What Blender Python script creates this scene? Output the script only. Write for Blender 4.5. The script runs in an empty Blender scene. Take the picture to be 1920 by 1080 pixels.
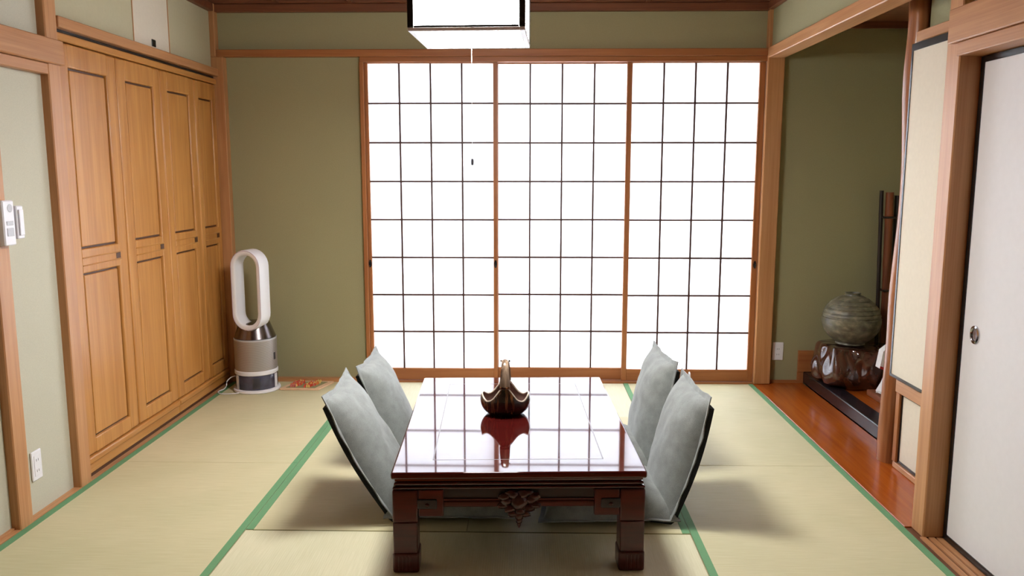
import bpy, bmesh, math, random
from mathutils import Vector, Matrix, noise
R_ = math.radians
PI = math.pi
scene = bpy.context.scene
col = scene.collection

# ------------------------------------------------------------------ camera, world, exposure
def make_camera():
    yaw, pitch, roll, f = -.0212, .1425, .0006, 1500.0
    cy, sy, cp, sp = math.cos(yaw), math.sin(yaw), math.cos(pitch), math.sin(pitch)
    fw = Vector((sy*cp, cy*cp, -sp)); r = Vector((cy, -sy, 0)); u = r.cross(fw)
    c, s = math.cos(roll), math.sin(roll)
    r2 = c*r + s*u; u2 = -s*r + c*u
    cam = bpy.data.cameras.new('camera'); o = bpy.data.objects.new('camera', cam); col.objects.link(o)
    m = Matrix.Identity(4)
    for i in range(3):
        m[i][0] = r2[i]; m[i][1] = u2[i]; m[i][2] = -fw[i]
    m[2][3] = 1.35
    o.matrix_world = m
    cam.sensor_width = 36; cam.lens = f/1920*36; cam.clip_start = .05; cam.clip_end = 60
    scene.camera = o
make_camera()

SKY_STRENGTH = 14.0
LAMP_BOTTOM = 78.0
LAMP_SIDE = 24.0
w = bpy.data.worlds.new('sky'); scene.world = w; w.use_nodes = True
bg = w.node_tree.nodes['Background']
bg.inputs[0].default_value = (.88, .96, 1.07, 1); bg.inputs[1].default_value = SKY_STRENGTH
vs = scene.view_settings
vs.view_transform = 'Standard'; vs.look = 'None'; vs.gamma = 1; vs.use_curve_mapping = False
vs.exposure = 0.12

# ------------------------------------------------------------------ materials
def lin(c):
    return tuple((x/255/12.92 if x/255 <= .04045 else ((x/255+.055)/1.055)**2.4) for x in c) + (1,)
def base_mat(name, rough=.5, spec=.5):
    m = bpy.data.materials.new(name); m.use_nodes = True
    b = m.node_tree.nodes['Principled BSDF']
    b.inputs['Roughness'].default_value = rough
    b.inputs['Specular IOR Level'].default_value = spec
    return m, m.node_tree, b
def N(nt, t, **kw):
    n = nt.nodes.new(t)
    for k, v in kw.items(): setattr(n, k, v)
    return n
def ramp(nt, stops):
    r = N(nt, 'ShaderNodeValToRGB'); e = r.color_ramp.elements
    while len(e) < len(stops): e.new(.5)
    for i, (p, c) in enumerate(stops): e[i].position = p; e[i].color = c
    return r
def coords(nt, scale):
    tc = N(nt, 'ShaderNodeTexCoord'); mp = N(nt, 'ShaderNodeMapping'); mp.inputs['Scale'].default_value = scale
    nt.links.new(tc.outputs['Object'], mp.inputs['Vector']); return mp
def bump(nt, b, src, strength, dist):
    bp = N(nt, 'ShaderNodeBump'); bp.inputs['Strength'].default_value = strength; bp.inputs['Distance'].default_value = dist
    nt.links.new(src, bp.inputs['Height']); nt.links.new(bp.outputs[0], b.inputs['Normal'])
def flat(name, c, rough=.5, spec=.5, metal=0, noise_s=0, amt=.06, bmp=0):
    m, nt, b = base_mat(name, rough, spec)
    c = lin(c); b.inputs['Metallic'].default_value = metal
    mp = coords(nt, (1, 1, 1)); nz = N(nt, 'ShaderNodeTexNoise'); nz.inputs['Scale'].default_value = noise_s or 6; nz.inputs['Detail'].default_value = 4
    nt.links.new(mp.outputs[0], nz.inputs['Vector'])
    d = tuple(min(1, x*(1-amt)) for x in c[:3])+(1,); l = tuple(min(1, x*(1+amt)) for x in c[:3])+(1,)
    r = ramp(nt, [(.3, d), (.7, l)]); nt.links.new(nz.outputs[0], r.inputs[0]); nt.links.new(r.outputs[0], b.inputs['Base Color'])
    if bmp: bump(nt, b, nz.outputs[0], bmp, .002)
    return m
def wood(name, c1, c2, axis, rough=.4, spec=.4, fine=60, coat=0, amt=1.0):
    m, nt, b = base_mat(name, rough, spec)
    sc = [14, 14, 14]; sc[axis] = .9
    mp = coords(nt, sc)
    nz = N(nt, 'ShaderNodeTexNoise'); nz.inputs['Scale'].default_value = 1.6; nz.inputs['Detail'].default_value = 5; nz.inputs['Distortion'].default_value = .6
    nt.links.new(mp.outputs[0], nz.inputs['Vector'])
    sc2 = [fine*3]*3; sc2[axis] = 2.5
    mp2 = coords(nt, sc2); nz2 = N(nt, 'ShaderNodeTexNoise'); nz2.inputs['Scale'].default_value = 1.0; nz2.inputs['Detail'].default_value = 2
    nt.links.new(mp2.outputs[0], nz2.inputs['Vector'])
    mx = N(nt, 'ShaderNodeMath', operation='MULTIPLY_ADD'); mx.inputs[1].default_value = .35
    nt.links.new(nz2.outputs[0], mx.inputs[0]); 
    ml = N(nt, 'ShaderNodeMath', operation='MULTIPLY'); ml.inputs[1].default_value = .65
    nt.links.new(nz.outputs[0], ml.inputs[0]); nt.links.new(ml.outputs[0], mx.inputs[2])
    r = ramp(nt, [(.36, lin(c1)), (.62, lin(c2))]); nt.links.new(mx.outputs[0], r.inputs[0]); nt.links.new(r.outputs[0], b.inputs['Base Color'])
    b.inputs['Coat Weight'].default_value = coat; b.inputs['Coat Roughness'].default_value = .08
    return m

HIN = ((176, 122, 78), (198, 146, 100))
M = {}
for i, a in enumerate('xyz'):
    M['hinoki_'+a] = wood('hinoki_'+a, *HIN, i, .38)
    M['shoji_'+a] = wood('shoji_wood_'+a, (150, 92, 52), (172, 112, 66), i, .45)
    M['cab_'+a] = wood('cabinet_wood_'+a, (176, 116, 54), (200, 142, 76), i, .3, .5, 40)
    M['dark_'+a] = wood('dark_wood_'+a, (96, 58, 36), (122, 76, 48), i, .45)
M['groove'] = flat('cabinet_groove', (78, 44, 22), .5)
M['kumiko'] = flat('lattice_wood', (74, 46, 40), .5)
M['floorboard'] = wood('floor_board', (152, 70, 18), (172, 86, 24), 1, .2, .4, 40, .12)
M['log'] = wood('natural_log', (132, 76, 42), (176, 114, 70), 2, .3, .5, 20, .2)
M['ceil'] = wood('ceiling_board', (120, 78, 52), (146, 98, 68), 0, .6)
M['crown'] = wood('crown_wood', (104, 62, 40), (128, 78, 50), 0, .5)
M['wall'] = flat('sage_plaster', (158, 153, 118), .9, .2, 0, 220, .05, .15)
M['cream_panel'] = flat('cream_paper', (222, 212, 192), .8, .2, 0, 60, .02)
M['lit_plaster'] = flat('lit_sage_plaster', (196, 193, 174), .9, .2, 0, 220, .04, .15)  # copy of the sage plaster, brighter light on the near-left wall painted in
M['closet_paper'] = flat('closet_paper', (190, 183, 152), .8, .2, 0, 60, .02)
M['white_paper'] = flat('white_paper', (232, 231, 232), .75, .2, 0, 40, .012)
M['black_lacquer'] = flat('black_lacquer', (22, 20, 22), .25, .5)
M['kamachi'] = flat('black_beam_lacquer', (30, 24, 28), .22, .6)
M['white_plastic'] = flat('white_plastic', (238, 238, 244), .4, .5, 0, 5, .01)
M['grey_plastic'] = flat('grey_plastic', (190, 192, 198), .4)
M['slot'] = flat('dark_slot', (60, 58, 64), .5)
M['trim'] = M['hinoki_y']
M['chrome'] = flat('nickel', (190, 190, 195), .18, .5, 1)
M['dark_chrome'] = flat('dark_nickel', (120, 112, 112), .22, .5, 1)
M['border'] = flat('green_border_cloth', (104, 152, 108), .75, .3, 0, 500, .12, .2)
M['mat_edge'] = flat('mat_edge_straw', (120, 116, 70), .9)
M['fabric_dark'] = flat('black_cloth', (30, 31, 33), .85, .2, 0, 300, .2, .2)

def tatami(name, axis, c1, c2):
    m, nt, b = base_mat(name, .62, .25)
    # rush ribs run across 'axis'
    sc = [3, 3, 3]; sc[axis] = 260; sc[1-axis] = 8
    mp = coords(nt, sc); nz = N(nt, 'ShaderNodeTexNoise'); nz.inputs['Scale'].default_value = 1; nz.inputs['Detail'].default_value = 3
    nt.links.new(mp.outputs[0], nz.inputs['Vector'])
    mp2 = coords(nt, (2.2, 2.2, 2.2)); n2 = N(nt, 'ShaderNodeTexNoise'); n2.inputs['Scale'].default_value = 1; n2.inputs['Detail'].default_value = 3
    nt.links.new(mp2.outputs[0], n2.inputs['Vector'])
    r = ramp(nt, [(.3, lin(c1)), (.7, lin(c2))]); nt.links.new(nz.outputs[0], r.inputs[0])
    r2 = ramp(nt, [(.35, lin((244, 245, 236))), (.7, lin((255, 253, 247)))]); nt.links.new(n2.outputs[0], r2.inputs[0])
    mx = N(nt, 'ShaderNodeMix', data_type='RGBA', blend_type='MULTIPLY'); mx.inputs[0].default_value = 1
    nt.links.new(r.outputs[0], mx.inputs[6]); nt.links.new(r2.outputs[0], mx.inputs[7])
    nt.links.new(mx.outputs[2], b.inputs['Base Color'])
    wv = N(nt, 'ShaderNodeTexWave', wave_type='BANDS', bands_direction='XY'[axis]); wv.inputs['Scale'].default_value = 38
    mp3 = coords(nt, (1, 1, 1)); nt.links.new(mp3.outputs[0], wv.inputs['Vector'])
    bump(nt, b, wv.outputs[0], .15, .001)
    return m
M['tatami_y'] = tatami('tatami_rush_long', 1, (204, 196, 160), (215, 208, 175))
M['tatami_x'] = tatami('tatami_rush_cross', 0, (214, 210, 180), (224, 220, 194))

def paper_translucent():
    m = bpy.data.materials.new('shoji_paper'); m.use_nodes = True; nt = m.node_tree; nt.nodes.clear()
    out = N(nt, 'ShaderNodeOutputMaterial'); tr = N(nt, 'ShaderNodeBsdfTranslucent'); df = N(nt, 'ShaderNodeBsdfDiffuse')
    mp = coords(nt, (9, 9, 9)); nz = N(nt, 'ShaderNodeTexNoise'); nz.inputs['Scale'].default_value = 2; nz.inputs['Detail'].default_value = 6
    nt.links.new(mp.outputs[0], nz.inputs['Vector'])
    r = ramp(nt, [(.3, (.84, .84, .86, 1)), (.7, (.92, .92, .93, 1))]); nt.links.new(nz.outputs[0], r.inputs[0])
    nt.links.new(r.outputs[0], tr.inputs[0]); df.inputs[0].default_value = (.85, .85, .85, 1)
    mx = N(nt, 'ShaderNodeMixShader'); mx.inputs[0].default_value = .3
    nt.links.new(tr.outputs[0], mx.inputs[1]); nt.links.new(df.outputs[0], mx.inputs[2]); nt.links.new(mx.outputs[0], out.inputs[0])
    return m
M['paper'] = paper_translucent()
def emit(name, c, s):
    m = bpy.data.materials.new(name); m.use_nodes = True; nt = m.node_tree; nt.nodes.clear()
    out = N(nt, 'ShaderNodeOutputMaterial'); e = N(nt, 'ShaderNodeEmission'); e.inputs[0].default_value = c; e.inputs[1].default_value = s
    nt.links.new(e.outputs[0], out.inputs[0]); return m
M['lamp_bottom'] = emit('lamp_diffuser', (1, .98, .96, 1), LAMP_BOTTOM)
M['lamp_side'] = emit('lamp_paper', (1, .98, .96, 1), LAMP_SIDE)

def lacquer(name, rough, top):
    m, nt, b = base_mat(name, rough, .5)
    mp = coords(nt, (3, 30, 30)); nz = N(nt, 'ShaderNodeTexNoise'); nz.inputs['Scale'].default_value = 1.3; nz.inputs['Detail'].default_value = 4
    nt.links.new(mp.outputs[0], nz.inputs['Vector'])
    r = ramp(nt, [(.3, lin((58, 13, 12))), (.7, lin((78, 20, 17)))]); nt.links.new(nz.outputs[0], r.inputs[0]); nt.links.new(r.outputs[0], b.inputs['Base Color'])
    b.inputs['IOR'].default_value = 1.45
    b.inputs['Coat Weight'].default_value = top; b.inputs['Coat Roughness'].default_value = .02; b.inputs['Coat IOR'].default_value = 1.5
    return m
M['lacquer'] = lacquer('red_lacquer', .05, .42); M['lacquer_leg'] = lacquer('red_lacquer_frame', .28, .12)
M['carving'] = flat('carved_lacquer', (58, 18, 15), .25, .5)
M['blue_black'] = flat('blue_black_inlay', (34, 40, 46), .3, .5)
M['inlay'] = flat('inlay_line', (84, 70, 62), .3)

def fabric(name, c):
    m, nt, b = base_mat(name, .9, .15)
    mp = coords(nt, (1, 1, 1)); nz = N(nt, 'ShaderNodeTexNoise'); nz.inputs['Scale'].default_value = 420; nz.inputs['Detail'].default_value = 2
    n2 = N(nt, 'ShaderNodeTexNoise'); n2.inputs['Scale'].default_value = 26; n2.inputs['Detail'].default_value = 6
    nt.links.new(mp.outputs[0], nz.inputs['Vector']); nt.links.new(mp.outputs[0], n2.inputs['Vector'])
    a = N(nt, 'ShaderNodeMath', operation='ADD'); nt.links.new(nz.outputs[0], a.inputs[0]); nt.links.new(n2.outputs[0], a.inputs[1])
    h = N(nt, 'ShaderNodeMath', operation='MULTIPLY'); h.inputs[1].default_value = .5; nt.links.new(a.outputs[0], h.inputs[0])
    c = lin(c); r = ramp(nt, [(.35, tuple(x*.78 for x in c[:3])+(1,)), (.65, tuple(min(1, x*1.15) for x in c[:3])+(1,))])
    nt.links.new(h.outputs[0], r.inputs[0]); nt.links.new(r.outputs[0], b.inputs['Base Color'])
    bump(nt, b, nz.outputs[0], .3, .002)
    b.inputs['Sheen Weight'].default_value = .3
    return m
M['fabric'] = fabric('grey_velour', (142, 147, 144))

# ------------------------------------------------------------------ mesh helpers
def box(bm, x0, x1, y0, y1, z0, z1, bev=0, seg=1):
    x0, x1 = sorted((x0, x1)); y0, y1 = sorted((y0, y1)); z0, z1 = sorted((z0, z1))
    vs_ = [bm.verts.new((x, y, z)) for z in (z0, z1) for y in (y0, y1) for x in (x0, x1)]
    fs = [(0, 2, 3, 1), (4, 5, 7, 6), (0, 1, 5, 4), (2, 6, 7, 3), (0, 4, 6, 2), (1, 3, 7, 5)]
    faces = [bm.faces.new([vs_[i] for i in f]) for f in fs]
    if bev:
        es = list({e for f in faces for e in f.edges})
        bmesh.ops.bevel(bm, geom=es, offset=bev, segments=seg, affect='EDGES', profile=.5)
def tube(bm, pts, rad, n=8, caps=True):
    pts = [Vector(p) for p in pts]; rr = rad if isinstance(rad, (list, tuple)) else [rad]*len(pts)
    rings = []; up = Vector((0, 0, 1))
    for i, p in enumerate(pts):
        t = (pts[min(i+1, len(pts)-1)] - pts[max(i-1, 0)]).normalized()
        a = t.cross(up if abs(t.z) < .95 else Vector((1, 0, 0))).normalized(); b = t.cross(a)
        rings.append([bm.verts.new(p + rr[i]*(math.cos(2*PI*k/n)*a + math.sin(2*PI*k/n)*b)) for k in range(n)])
    for i in range(len(rings)-1):
        for k in range(n): bm.faces.new((rings[i][k], rings[i][(k+1) % n], rings[i+1][(k+1) % n], rings[i+1][k]))
    if caps: bm.faces.new(rings[0]); bm.faces.new(rings[-1])
def lathe(bm, prof, cx=0, cy=0, n=32, sx=1, sy=1, a0=0, a1=2*PI, wob=None):
    full = abs(a1-a0-2*PI) < 1e-6; m = n if full else n+1
    rings = []
    for (r, z) in prof:
        if r < 1e-6: rings.append([bm.verts.new((cx, cy, z))]); continue
        ring = []
        for k in range(m):
            a = a0+(a1-a0)*k/n; q = r*(wob(a, z) if wob else 1)
            ring.append(bm.verts.new((cx+q*sx*math.cos(a), cy+q*sy*math.sin(a), z)))
        rings.append(ring)
    for A, B in zip(rings, rings[1:]):
        for k in range(n):
            k2 = (k+1) % m
            if len(A) == 1 and len(B) == 1: continue
            if len(A) == 1: bm.faces.new((A[0], B[k], B[k2]))
            elif len(B) == 1: bm.faces.new((A[k], A[k2], B[0]))
            else: bm.faces.new((A[k], A[k2], B[k2], B[k]))
def blob(bm, c, r, sc=(1, 1, 1), sub=2, amp=0, fr=3, seed=0):
    g = bmesh.ops.create_icosphere(bm, subdivisions=sub, radius=1)
    for v in g['verts']:
        d = v.co.normalized(); k = 1+amp*noise.noise(d*fr+Vector((seed, seed*2, 0)))
        v.co = Vector((c[0]+d.x*r*sc[0]*k, c[1]+d.y*r*sc[1]*k, c[2]+d.z*r*sc[2]*k))
def prism(bm, pts, ax, a0, a1):
    """closed 2D outline pts extruded along axis ax (0 x: pts=(y,z); 1 y: pts=(x,z); 2 z: pts=(x,y))"""
    def P(p, a): return {0: (a, p[0], p[1]), 1: (p[0], a, p[1]), 2: (p[0], p[1], a)}[ax]
    A = [bm.verts.new(P(p, a0)) for p in pts]; B = [bm.verts.new(P(p, a1)) for p in pts]
    n = len(pts); bm.faces.new(A); bm.faces.new(B)
    for i in range(n): bm.faces.new((A[i], A[(i+1) % n], B[(i+1) % n], B[i]))
def obj(name, bm, mat, parent=None, smooth=False, kind=None, label=None, wn=True):
    """bm in world coordinates when the parent is an unrotated root: shift by the parent's world location"""
    if parent is not None and not parent.get('_local'):
        loc = Vector(parent['_w']) if '_w' in parent else Vector((0, 0, 0))
        for v in bm.verts: v.co -= loc
    bmesh.ops.recalc_face_normals(bm, faces=bm.faces)
    me = bpy.data.meshes.new(name); bm.to_mesh(me); bm.free()
    me.materials.append(mat)
    if smooth:
        for p in me.polygons: p.use_smooth = True
        me.set_sharp_from_angle(angle=R_(40))
        if smooth == 'box':
            for p in me.polygons:
                if max(abs(c) for c in p.normal) > .99995: p.use_smooth = False
    o = bpy.data.objects.new(name, me); col.objects.link(o)
    if parent is not None:
        o.parent = parent
        for k in ('_w', '_local'):
            if k in parent: o[k] = parent[k]
    if kind: o['kind'] = kind
    if label: o['label'] = label
    return o
def cleanup_tags():
    for o in bpy.data.objects:
        for k in ('_w', '_local'):
            if k in o: del o[k]
def thing(name, label, cat, loc, rot=None, group=None):
    o = bpy.data.objects.new(name, None); col.objects.link(o); o.empty_display_size = .1
    o.location = loc; o['label'] = label; o['category'] = cat
    if group: o['group'] = group
    if rot is not None: o.rotation_euler = (0, 0, rot); o['_local'] = 1
    else: o['_w'] = tuple(loc)
    return o
def sroot(name, loc=(0, 0, 0)):
    o = bpy.data.objects.new(name, None); col.objects.link(o); o.location = loc; o['kind'] = 'structure'; o['_w'] = tuple(loc); o.empty_display_size = .1
    return o
def B(name, mat, parent, *bx, bev=0, seg=1, kind=None, label=None, smooth=False):
    bm = bmesh.new()
    for b in bx: box(bm, *b, bev=bev, seg=seg)
    return obj(name, bm, mat, parent, smooth=smooth, kind=kind, label=label)
S = 'structure'

# ------------------------------------------------------------------ SETTING: floor
XL, XR, YB = -1.93, 1.45, 5.065
WX = -1.965                  # plaster plane of the left wall
fl = B('floor', M['dark_y'], None, (-2.6, 3.2, -1.2, 5.3, -.16, -.05), kind=S)
def mat_(x0, x1, y0, y1, long_y=True, sides=(1, 1)):
    g = .0012; x0 += g; x1 -= g; y0 += g; y1 -= g
    mt = B('tatami_mat', M['tatami_y' if long_y else 'tatami_x'], fl, (x0, x1, y0, y1, -.05, 0), bev=.0015)
    bw = .029
    if long_y:
        for (a, b), on in zip(((x0, x0+bw), (x1-bw, x1)), sides):
            if on: B('mat_border', M['border'], mt, (a, b, y0, y1, -.0005, .0016))
    else:
        for a, b in ((y0, y0+bw), (y1-bw, y1)):
            B('mat_border', M['border'], mt, (x0, x1, a, b, -.0005, .0016))
XM1, XM2, XMC = -1.08, .615, -.233
mat_(XL, XM1, 3.585, YB); mat_(XL, XM1, 2.12, 3.585)
mat_(XM2, XR, 3.60, YB); mat_(XM2, XR, 2.12, 3.60)
mat_(XM1, XMC, 2.876, 4.342, sides=(1, 0)); mat_(XMC, XM2, 2.876, 4.342, sides=(0, 1))
def plain_mat(x0, x1, y0, y1):
    g = .0012
    B('tatami_mat', M['tatami_x'], fl, (x0+g, x1-g, y0+g, y1-g, -.05, -.0005), bev=.0015)
plain_mat(XM1, XM2, 4.342, YB); plain_mat(XM1, XM2, 2.12, 2.876)
B('seam_binding', M['mat_edge'], fl, (XM1+.03, XM2, 2.8715, 2.8775, -.02, .0006))
B('floor_trim', M['hinoki_x'], fl, (XL-.03, XM1, YB, 5.12, -.05, .022))
B('floor_trim', M['shoji_x'], fl, (XM1, XR+.012, YB, 5.20, -.05, .010))
B('floor_trim', M['hinoki_y'], fl, (WX-.01, XL-.001, 2.1, 5.0, -.05, .004))
# boards of the room behind the camera
for i in range(9):
    y1 = 2.118-i*.36; B('floor_board', M['floorboard'], fl, (-2.0, 1.62, y1-.358, y1-.002, -.05, 0))
# tokonoma front board and alcove floor
B('floor_board', M['floorboard'], fl, (XR+.002, 1.781, 2.955, 5.115, -.05, .003), bev=.002)
# closet sill / door tracks to the right
tr = B('floor_trim', M['dark_y'], fl, (XR+.002, 1.64, 0.4, 2.953, -.05, -.002))
for x in (1.478, 1.508, 1.537): B('track_rail', M['hinoki_y'], tr, (x-.010, x+.010, .4, 2.865, -.003, .004))

# ceiling
ce = B('ceiling', M['dark_x'], None, (-2.6, 3.2, -1.2, 5.3, 2.47, 2.6), kind=S)
for i in range(15):
    y1 = 5.2-i*.4215; B('ceiling_board', M['ceil'], ce, (-2.1, 1.6, y1-.415, y1-.003, 2.405+(i % 2)*.002, 2.47), bev=.003)
for i in range(8):
    B('ceiling_batten', M['crown'], ce, (-2.0+i*.45, -1.975+i*.45, -1.0, 5.08, 2.375, 2.405))

# back wall
wb = B('wall_back', M['wall'], None, (-2.2, -1.055, 5.105, 5.26, -.05, 2.08), (-2.2, 3.0, 5.105, 5.26, 2.0801, 2.47), (1.535, 3.0, 5.105, 5.26, -.05, 2.08), kind=S)
B('crown_rail', M['crown'], wb, (-1.97, XR+.02, 5.065, 5.106, 2.33, 2.376), bev=.003)
B('crown_rail', M['crown'], wb, (-1.97, XR+.02, 5.03, 5.106, 2.377, 2.404), bev=.003)
# head rail over the shoji, running from corner post to corner post
B('trim_1', M['shoji_x'], None, (-1.945, XR+.02, 5.062, 5.108, 2.062, 2.106), bev=.003, kind=S)
hd = B('trim_2', M['shoji_x'], None, (-1.052, XR+.008, 5.072, 5.20, 2.030, 2.0615), bev=.002, kind=S)
B('trim_3', M['shoji_z'], None, (-1.054, -1.030, 5.068, 5.20, .0105, 2.0295), bev=.002, kind=S)
B('trim_4', M['hinoki_z'], None, (-1.99, -1.893, 5.048, 5.16, -.04, 2.061), (-1.99, -1.938, 5.05, 5.16, 2.061, 2.404), bev=.004, kind=S)      # corner post left
B('trim_5', M['hinoki_z'], None, (1.4535, 1.557, 5.055, 5.20, .0035, 2.404), bev=.004, kind=S)       # corner post right

# ------------------------------------------------------------------ shoji panels
def shoji(label, x0, x1, yf, stile_l, stile_r, label_group, pulls):
    t = thing('shoji_screen', label, 'screen', ((x0+x1)/2, yf+.013, .0105), group=label_group)
    z0, z1 = .0115, 2.029; zt, zb = 2.004, .090
    B('stile', M['shoji_z'], t, (x0, x0+stile_l, yf, yf+.028, z0, z1), bev=.002)
    B('stile', M['shoji_z'], t, (x1-stile_r, x1, yf, yf+.028, z0, z1), bev=.002)
    B('top_rail', M['shoji_x'], t, (x0+stile_l, x1-stile_r, yf+.001, yf+.027, 2.0255-.002, z1), bev=.001)
    B('bottom_rail', M['shoji_x'], t, (x0+stile_l, x1-stile_r, yf+.001, yf+.027, z0, .088), bev=.002)
    xa, xb = x0+stile_l, x1-stile_r; za, zc = .088, 2.0235
    nx, nz = 4, 8
    xs = [xa+(xb-xa)*i/nx for i in range(nx+1)]; zs = [za+(zc-za)*i/nz for i in range(nz+1)]
    k = .0056
    for x in xs[1:-1]: B('lattice_bar', M['kumiko'], t, (x-k, x+k, yf+.004, yf+.018, za, zc))
    for z in zs[1:-1]: B('lattice_bar', M['kumiko'], t, (xa, xb, yf+.006, yf+.0175, z-k, z+k))
    for i in range(nx):
        for j in range(nz):
            B('paper_pane', M['paper'], t, (xs[i]+.0002, xs[i+1]-.0002, yf+.0183, yf+.0187, zs[j]+.0002, zs[j+1]-.0002))
    for px in pulls:
        bm = bmesh.new()
        lathe(bm, [(0, .0015), (.006, .0015), (.0075, .0035), (.0095, .0028), (.0095, -.002), (0, -.002)], n=16, sx=1, sy=2.6)
        for v in bm.verts: v.co = Vector((px+v.co.x, yf-.001-v.co.z, .775+v.co.y))
        obj('finger_pull', bm, M['black_lacquer'], t, smooth=True)
    return t
G = 'sliding shoji screens in the window'
shoji('left shoji screen of white paper panes beside the green wall', -1.0295, -.200, 5.090, .022, .026, G, [-1.018, -.213])
shoji('middle shoji screen of white paper panes between the two others', -.226, .636, 5.122, .030, .030, G, [])
shoji('right shoji screen of white paper panes next to the alcove post', .604, 1.4525, 5.090, .032, .036, G, [1.436])
# veranda and garden ground outside, deep eave
B('terrain_outside', flat('pale_paving', (170, 168, 160), .9), None, (-6, 7, 5.3, 12, -.5, -.35), kind=S)
B('trim_6', M['dark_x'], None, (-3, 3.2, 5.261, 5.75, 2.55, 2.62), kind=S)

# ------------------------------------------------------------------ left wall
wl = B('wall_left', M['lit_plaster'], None, (-2.2, WX, -1.2, 3.34, -.05, 2.47), kind=S)  # plaster colour lightened here in place of stronger light
B('wall_closet', M['wall'], None, (-2.3, -2.2, 3.2, 5.26, -.05, 2.47), kind=S)
B('post', M['hinoki_z'], wl, (WX-.02, XL, 2.845, 2.925, -.04, 1.741), bev=.004)
B('post', M['hinoki_z'], wl, (WX-.05, XL, 3.262, 3.345, -.04, 2.404), bev=.004)
B('lintel', M['hinoki_y'], wl, (WX-.01, XL-.001, 0, 3.262, 1.742, 1.785), bev=.003)
B('wall_rail', M['hinoki_y'], wl, (WX-.01, XL+.018, 0, 3.352, 1.786, 1.884), bev=.004)
B('trim_16', M['crown'], None, (WX-.01, WX+.03, -1, 5.04, 2.33, 2.376), bev=.003, kind=S)
B('baseboard_left', M['hinoki_y'], None, (WX-.004, WX+.012, 0.5, 2.844, .0045, .012), kind=S)

# built-in wardrobe
cb = thing('wardrobe', 'built-in honey brown wooden wardrobe with four panelled doors along the left wall', 'wardrobe', (-2.05, 4.17, 0))
FX = -1.950
B('carcass', M['cab_z'], cb, (-2.19, FX-.026, 3.347, 5.045, .10, 1.915))
B('header', M['cab_y'], cb, (FX-.026, FX+.010, 3.347, 5.045, 1.893, 1.925), bev=.004)
ye = [3.348, 3.832, 4.288, 4.722, 5.040]
def roundframe(bm, y0, y1, z0, z1, t=.006):
    box(bm, FX-.024, FX+.003, y0, y1, z0, z1, bev=t, seg=3)
for i in range(4):
    a, b = ye[i]+.0015, ye[i+1]-.0015; wd = b-a; s = min(.088, wd*.19)
    bm = bmesh.new()
    z0, z1 = .102, 1.889
    for (c, d) in ((a, a+s), (b-s, b)): roundframe(bm, c, d, z0, z1, .010)
    for (c, d) in ((z0, .172), (.912, 1.02), (1.79, z1)): roundframe(bm, a+s-.008, b-s+.008, c, d, .006)
    dr = obj('door', bm, M['cab_z'], cb, smooth='box')
    for (c, d) in ((.172, .912), (1.02, 1.79)):
        B('groove', M['groove'], dr, (FX-.020, FX-.012, a+s-.004, b-s+.004, c-.004, d+.004))
        B('door_panel', M['cab_z'], dr, (FX-.020, FX-.003, a+s+.010, b-s-.010, c+.009, d-.009), bev=.004, seg=2)
    B('handle_groove', M['cab_y'], dr, (FX+.001, FX+.0065, a+s*.95, b-s*.75, .944, .9495), (FX+.001, FX+.0065, a+s*.95, b-s*.75, .978, .9835), bev=.002, smooth=True)
    B('handle_slot', M['groove'], dr, (FX+.001, FX+.0042, b-s*.75-.045, b-s*.75-.006, .951, .977), label='dark finger slot')
for (a, b) in ((3.348, 4.286), (4.290, 5.040)):
    bm = bmesh.new(); box(bm, FX-.02, FX+.012, a, b, .066, .099, bev=.008, seg=3); box(bm, FX-.02, FX+.004, a, b, .024, .067, bev=.002)
    obj('plinth', bm, M['cab_y'], cb, smooth='box')
B('toe_board', M['groove'], cb, (FX-.02, FX-.004, 3.348, 5.040, .005, .024))
B('trim_7', M['hinoki_y'], None, (WX-.02, XL+.006, 3.347, 5.045, 1.942, 1.987), bev=.003, kind=S)
B('trim_8', M['black_lacquer'], None, (WX-.02, WX+.008, 3.347, 5.045, 1.926, 1.941), kind=S)
up = thing('upper_closet', 'pale upper closet with three flush panels above the wooden wardrobe', 'closet', (-2.08, 4.17, 1.988))
B('carcass', M['dark_y'], up, (-2.19, WX-.012, 3.347, 5.045, 1.988, 2.40))
for (a, b, mt) in ((3.350, 4.066, 'closet_paper'), (4.072, 4.466, 'cream_panel'), (4.472, 5.040, 'closet_paper')):
    p = B('closet_panel', M['closet_paper' if mt != 'cream_panel' else 'cream_panel'], up, (WX-.012, WX, a, b, 1.9885, 2.329), bev=.001)
    B('panel_edge', M['hinoki_z'], p, (WX-.011, WX+.003, b-.0035, b+.002, 1.9885, 2.329)) if b < 4.9 else None
    if mt == 'cream_panel':
        bm = bmesh.new(); box(bm, WX-.001, WX+.004, 4.255, 4.300, 2.003, 2.040, bev=.003)
        q = obj('finger_pull', bm, M['black_lacquer'], p, label='dark square finger pull')
# little fixtures on the left wall
sw = thing('wall_controller', 'white plastic control panels mounted high on the left post', 'switch', (XL, 2.93, 1.17))
B('panel', M['white_plastic'], sw, (WX+.0005, XL+.024, 2.945, 2.985, 1.105, 1.228), bev=.003)
B('cover', M['white_plastic'], sw, (XL+.0245, XL+.030, 2.952, 2.978, 1.118, 1.215), bev=.002)
B('panel', M['white_plastic'], sw, (XL+.0005, XL+.026, 2.865, 2.930, 1.085, 1.250), bev=.004)
bm = bmesh.new(); lathe(bm, [(0, 0), (.013, 0), (.015, -.003)], n=20)
for v in bm.verts: v.co = Vector((XL+.0275+v.co.z*.3, 2.905+v.co.x, 1.222+v.co.y))
obj('sensor', bm, M['grey_plastic'], sw)
B('button', M['grey_plastic'], sw, (XL+.026, XL+.028, 2.880, 2.918, 1.120, 1.150), (XL+.026, XL+.028, 2.880, 2.918, 1.160, 1.175), bev=.001)
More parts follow.
